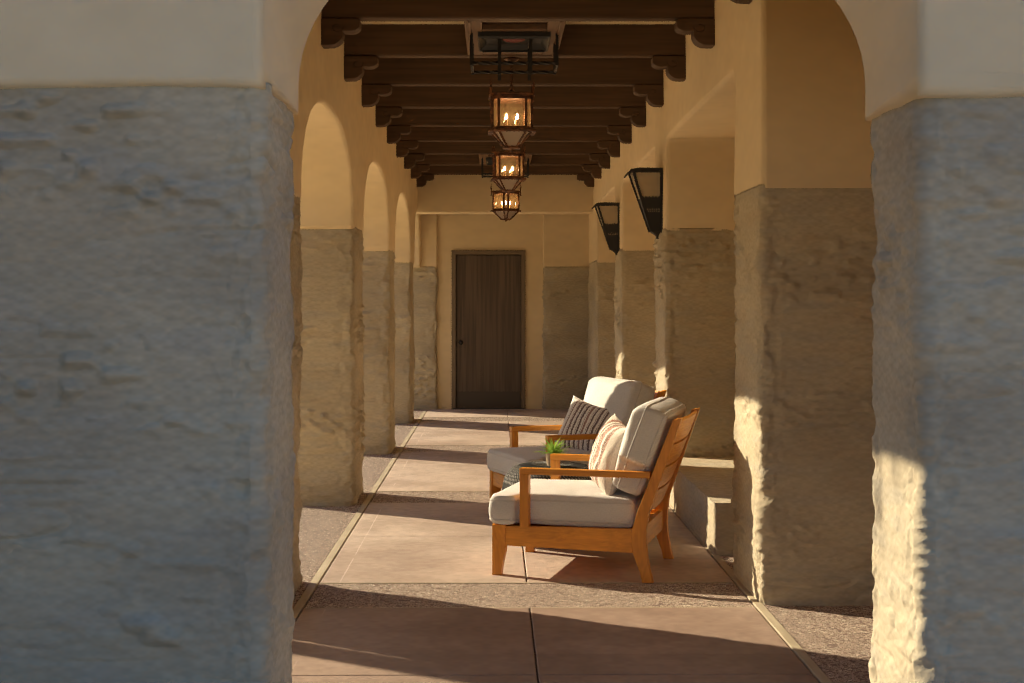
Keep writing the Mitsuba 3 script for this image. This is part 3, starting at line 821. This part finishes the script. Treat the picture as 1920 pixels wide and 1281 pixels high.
def chair_parts():
    out = []
    fl = [(0, 0), (.048, 0), (.053, .04), (.062, .085), (.071, .125), (.073, .155), (.073, .268), (0, .268)]
    def post():
        lead = [(.800, 0), (.790, .05), (.770, .10), (.752, .15), (.746, .20), (.748, .27), (.775, .36), (.96, .842)]
        trail = [(1.005, .852), (.835, .36), (.824, .27), (.822, .20), (.828, .13), (.840, .06), (.856, 0)]
        return np.array((lead + trail)[::-1])
    for s in (-1, 1):
        y0, y1 = sorted((s * W2, s * (W2 - .046)))
        out.append(('front_leg', wood(xz(rext(np.array(fl), y0, y1, .004)), 2)))
        out.append(('back_post', wood(xz(rext(post(), y0, y1, .004)), 2)))
        a0, a1 = sorted((s * (W2 - .004), s * (W2 - .036)))
        out.append(('side_rail', wood(xz(rext(np.array([(.072, .158), (.749, .150), (.749, .272), (.072, .262)]), a0, a1, .003)), 0)))
        p0, p1 = sorted((s * (W2 - .002), s * (W2 - .050)))
        out.append(('arm_post', wood(bbox(.150, .198, p0, p1, .262, .5365, .003), 2)))
        out.append(('armrest', wood(bbox(.148, .842, p0 - .002, p1 + .002, .537, .570, .004), 0)))
    out.append(('front_rail', wood(bbox(.008, .036, -W2 + .047, W2 - .047, .165, .262, .003), 1)))
    out.append(('rear_rail', wood(bbox(.772, .800, -W2 + .047, W2 - .047, .165, .275, .003), 1)))
    out.append(('seat_deck', wood(bbox(.037, .771, -W2 + .037, W2 - .037, .235, .255, .002), 0)))
    d = np.array((.96 - .775, .842 - .36)); L = np.linalg.norm(d); d /= L; nrm = np.array((d[1], -d[0]))
    for k in range(4):
        a, b = .005 + k * .131, .005 + k * .131 + (.116 if k < 3 else .122)
        ys = np.linspace(-W2 + .044, W2 - .044, 11)
        V = []
        for yv in ys:
            bow = .016 + .016 * (1 - (yv / (W2 - .04)) ** 2)
            for t, h in ((a, 0), (b, 0), (b, .018), (a, .018)):
                up = .010 * (1 - (yv / (W2 - .04)) ** 2) if (k == 3 and t == b) else 0
                q = np.array((.775, .36)) + d * (t + up) + nrm * (bow + h)
                V.append((q[0], yv, q[1]))
        Fs = []
        for i in range(10):
            for e in range(4):
                f = (e + 1) % 4
                Fs += [[i * 4 + e, i * 4 + 4 + f, i * 4 + f], [i * 4 + e, i * 4 + 4 + e, i * 4 + 4 + f]]
        Fs += [[0, 1, 2], [0, 2, 3], [40, 42, 41], [40, 43, 42]]
        out.append(('back_slat', wood(tm(V, Fs), 1)))
    sc = puff(t_cushion(W2 + .002, W2 - .055, .140, .755, .150), 0, .75, W2, .15, .028, .012, 1)
    sc0 = sc.copy()
    sc.apply_translation((-.012, 0, .270))
    for zz in (.150 * .16, .150 * .84):
        out.append(('seat_cushion__piping', ply(seam(sc0, zz, (-.012, 0, .270)), 'mat_piping', True)))
    out.append(('seat_cushion', ply(sc, 'mat_fabric', True)))
    # back cushion: T with the broad part on top; built lying, then leaned
    bc = puff(t_cushion(W2 - .004, W2 - .065, .290, .455, .152, .035), 0, .47, W2, .152, .042, .012, 2)
    v = np.array(bc.vertices)
    v[:, 2] += np.where(v[:, 2] > .07, 1, 0) * .035 * np.clip(1 - v[:, 0] / .40, 0, 1) * np.clip(v[:, 0] / .06 + .2, 0, 1)
    bc = tm(v, bc.faces)
    # local x runs down from the top edge, z is the thickness towards the front
    base = np.array((.937, .858))
    px = base[0] - d[0] * v[:, 0] - nrm[0] * (v[:, 2]) + .0
    pz = base[1] - d[1] * v[:, 0] - nrm[1] * (v[:, 2])
    m = tm(np.column_stack([px, v[:, 1], pz]), bc.faces)
    if m.volume < 0: m = tm(m.vertices, np.array(m.faces)[:, ::-1])
    for zz in (.145 * .16, .145 * .84):
        w = np.array(seam(bc, zz).vertices); pf = seam(bc, zz).faces
        lean = lambda v: np.column_stack([base[0] - d[0] * v[:, 0] - nrm[0] * v[:, 2], v[:, 1], base[1] - d[1] * v[:, 0] - nrm[1] * v[:, 2]])
        out.append(('back_cushion__piping', ply(tm(lean(w), np.array(pf)[:, ::-1]), 'mat_piping', True)))
    out.append(('back_cushion', ply(m, 'mat_fabric', True)))
    return out
parts = chair_parts()
def place_chair(ox, oy, ang, label):
    k = thing('lounge_chair', label, 'armchair', 'teak lounge chairs side by side on the walk')
    tw = T().translate([ox, oy, 0]).rotate([0, 0, 1], ang)
    for name, d in sorted(parts, key=lambda q: '__' in q[0]):
        obj(name, d, None, k, tw=tw)
    return tw
A1, A2 = -15.5, 18.9
C1, C2 = (.086, 7.847), (.084, 9.551)
place_chair(*C1, A1, 'nearer teak lounge chair with pale grey cushions, its slatted back to the wall')
place_chair(*C2, A2, 'farther teak lounge chair, half hidden, angled toward the camera')

def pillow(w, h, t, seed):
    n = 36
    g_ = np.linspace(-1, 1, n + 1)
    U, V_ = np.meshgrid(g_, g_)
    pin = lambda a, b: a * (1 - .13 * (1 - b ** 2) * np.abs(a) ** 2)
    X, Z = pin(U, V_) * w / 2, pin(V_, U) * h / 2
    k = np.clip((1 - np.abs(U) ** 2.6) * (1 - np.abs(V_) ** 2.6), 0, 1) ** .55
    wr = (meshkit.fbm(np.stack([U * 2.2, V_ * 2.2, U * 0 + seed], -1), 3, seed) - .5) * .028 * k
    Y = t / 2 * k
    P = np.concatenate([np.stack([X, -Y + wr, Z], -1).reshape(-1, 3), np.stack([X, Y + wr, Z], -1).reshape(-1, 3)])
    uv = np.concatenate([np.stack([U / 2 + .5, V_ / 2 + .5], -1).reshape(-1, 2)] * 2)
    Fs = []
    N = (n + 1) ** 2
    for j in range(n):
        for i in range(n):
            a = j * (n + 1) + i; b, c, e = a + 1, a + n + 2, a + n + 1
            Fs += [[a, b, c], [a, c, e], [N + a, N + c, N + b], [N + a, N + e, N + c]]
    return tm(P, Fs), uv
def place_pillow(chair, ang, lx, ly, z, yaw, lean, roll, size, mat, label, seed):
    m, uv = pillow(*size, seed)
    k = thing('throw_pillow', label, 'pillow')
    d = ply(m, mat, True, uv=uv)
    # pillow's face normal is local -y; turn it to face the chair's front (-x)
    tw = (T().translate([chair[0], chair[1], 0]).rotate([0, 0, 1], ang).translate([lx, ly, z]).rotate([0, 0, 1], -90 + yaw)
          .rotate([1, 0, 0], -lean).rotate([0, 1, 0], roll))
    scene[k] = {**d, 'to_world': tw}
place_pillow(C1, A1, .585, -.09, .620, 24, 17, 6, (.43, .40, .19), 'mat_pillow_rust', 'cream nubbly pillow with rust stripes on the nearer chair', 3)
place_pillow(C2, A2, .565, -.05, .572, 34, 22, 12, (.45, .40, .19), 'mat_pillow_brown', 'brown and grey striped pillow on the farther chair', 5)

# ------------------------------------------------------------------ pouf and plant
pk = thing('pouf', 'round black and white woven pouf between the two chairs', 'pouf')
PX, PY = .348, 8.53
def pouf():
    na, nv = 96, 40
    V, uv, Fs = [], [], []
    for j in range(nv + 1):
        t = j / nv
        a = -math.pi / 2 + math.pi * t
        r = .305 * max(math.cos(a), 0) ** .38
        z = .235 + .235 * math.copysign(abs(math.sin(a)) ** .62, a)
        for i in range(na + 1):
            th = 2 * math.pi * i / na
            s = 1 + .012 * math.sin(12 * th)
            V.append((r * s * math.cos(th), r * s * math.sin(th), z)); uv.append((i / na, t))
    for j in range(nv):
        for i in range(na):
            a = j * (na + 1) + i
            Fs += [[a, a + 1, a + na + 2], [a, a + na + 2, a + na + 1]]
    return tm(V, Fs), np.array(uv)
m, uv = pouf()
obj('cover', ply(m, 'mat_pouf', True, uv=uv), None, pk, tw=T().translate([PX, PY, 0]))

pl = thing('potted_plant', 'small spiky green plant in a tan pot on the pouf', 'plant')
rp = random.Random(4)
tw = T().translate([.348, PY - .10, .468])
obj('pot', lathe([(0, 0), (.036, 0), (.042, .03), (.046, .078), (.043, .078), (.040, .066), (0, .066)], 28), 'mat_pot', pl, tw=tw)
obj('soil', lathe([(0.0405, .064), (.02, .070), (0, .071)], 18), 'mat_soil', pl, tw=tw)
V, Fs = [], []
for i in range(70):
    az = rp.uniform(0, 2 * math.pi); el = rp.uniform(.25, 1.4) ; L = rp.uniform(.085, .13); wd = rp.uniform(.0055, .009)
    dirh = np.array((math.cos(az), math.sin(az), 0)); side = np.array((-math.sin(az), math.cos(az), 0))
    p = np.array((rp.uniform(-.012, .012), rp.uniform(-.012, .012), .066)); b0 = len(V); e = el
    for s in range(6):
        t = s / 5
        w_ = wd * (1 - t ** 1.8) * (.6 + .8 * min(t * 3, 1) * .5) + .0004
        nn = np.cross(side, dirh * math.cos(e) + np.array((0, 0, math.sin(e))))
        V += [p - side * w_, p - nn * w_ * .35, p + side * w_]
        p = p + (dirh * math.cos(e) + np.array((0, 0, math.sin(e)))) * L / 5
        e -= .13
    for s in range(5):
        a = b0 + s * 3
        for c in (0, 1):
            Fs += [[a + c, a + c + 1, a + c + 4], [a + c, a + c + 4, a + c + 3]]
obj('foliage', tm(V, Fs), 'mat_leaf', pl, True, tw=tw, kind='stuff')

# ------------------------------------------------------------------ added hedges and walls, unseen palm, left of frame: shade and light the walk
hk = thing('added_hedge', 'added tall green hedgerow out of view, blocks low sky light from the walk', 'added_hedge', kind='stuff')  # added out of view, cuts low sky light on the walk floor
hm = bbox(-26, -24, -10, 60, -.05, 8.8).subdivide_to_size(.9)
hm = trimesh.Trimesh(hm.vertices, hm.faces, process=True)
hv = np.array(hm.vertices)
hv += (np.stack([meshkit.fbm(hv * 1.3 + 5 * k, 3, k) for k in range(3)], -1) - .5) * .9
scene[hk] = ply(tm(hv, hm.faces), 'mat_added_hedge', True)
scene['mat_added_hedge'] = two(principled(proc(lambda p, n, uv: mix((.035, .06, .02), (.09, .13, .045), fbm(p.x * 9, p.y * 9, p.z * 9, 3))), .8))
hk2 = thing('added_hedge', 'added dark hedgerow out of view, shades the ground before the front wall', 'added_hedge', kind='stuff')  # added out of view, shades the near ground and absorbs bounced light
hm = bbox(-14, -2.5, 2.6, 3.7, -.05, 4.8).subdivide_to_size(.35)
hm = trimesh.Trimesh(hm.vertices, hm.faces, process=True)
hv = np.array(hm.vertices)
hv += (np.stack([meshkit.fbm(hv * 1.7 + 5 * k, 3, k) for k in range(3)], -1) - .5) * .5
scene[hk2] = ply(tm(hv, hm.faces), 'mat_added_hedge', True)
for gx0, gx1, gy, gh, gl in ((-13, -2.3, 4.0, 3.2, 'added tall pale wall out of view, bounces sun onto the near left jambs'), (-13, -5.6, 8.6, 2.1, 'added pale wall out of view, bounces sun onto the middle left jambs'), (-13, -5.6, 13.0, 2.1, 'added pale wall out of view, bounces sun onto the far left jambs')):
    gw = thing('added_bounce_wall', gl, 'wall')  # added out of view, sunlit faces bounce light onto the left jambs
    scene[gw] = ply(bbox(gx0, gx1, gy, gy + .25, -.05, gh, .02), 'mat_paint', 40)
pt = thing('unseen_palm', 'unseen slender palm out of view, its bare trunk shading a stripe of the near floor', 'tree')  # out of view, trunk placed to cast the shadow stripe on the near floor
ts = np.linspace(0, 1, 14)
obj('trunk', tube(np.column_stack([-3.2 + .08 * ts, 7.34 + .06 * np.sin(ts * 3), -.05 + 4.6 * ts]), 0.098 - .015 * ts + .006 * (np.arange(14) % 2), 12), 'mat_bark', pt, True)
V, Fs = [], []
for i in range(26):
    az = rp.uniform(0, 2 * math.pi); e = rp.uniform(-.2, 1.1); p = np.array((-3.1, 7.43, 4.52))
    dh = np.array((math.cos(az), math.sin(az), 0)); sd = np.array((-math.sin(az), math.cos(az), 0))
    for q in range(9):
        for sgn in (-1, 1):
            for w_ in (0, .04):
                b0 = len(V); a = p + dh * w_
                tip = a + sd * sgn * .34 * (1 - abs(q - 4) / 7) + dh * .14 - np.array((0, 0, .08))
                V += [a, a + dh * .022, tip]; Fs.append([b0, b0 + 1, b0 + 2])
        p = p + (dh * math.cos(e) + np.array((0, 0, math.sin(e)))) * .14; e -= .19
obj('crown', tm(V, Fs), 'mat_leaf', pl if False else pt, False)
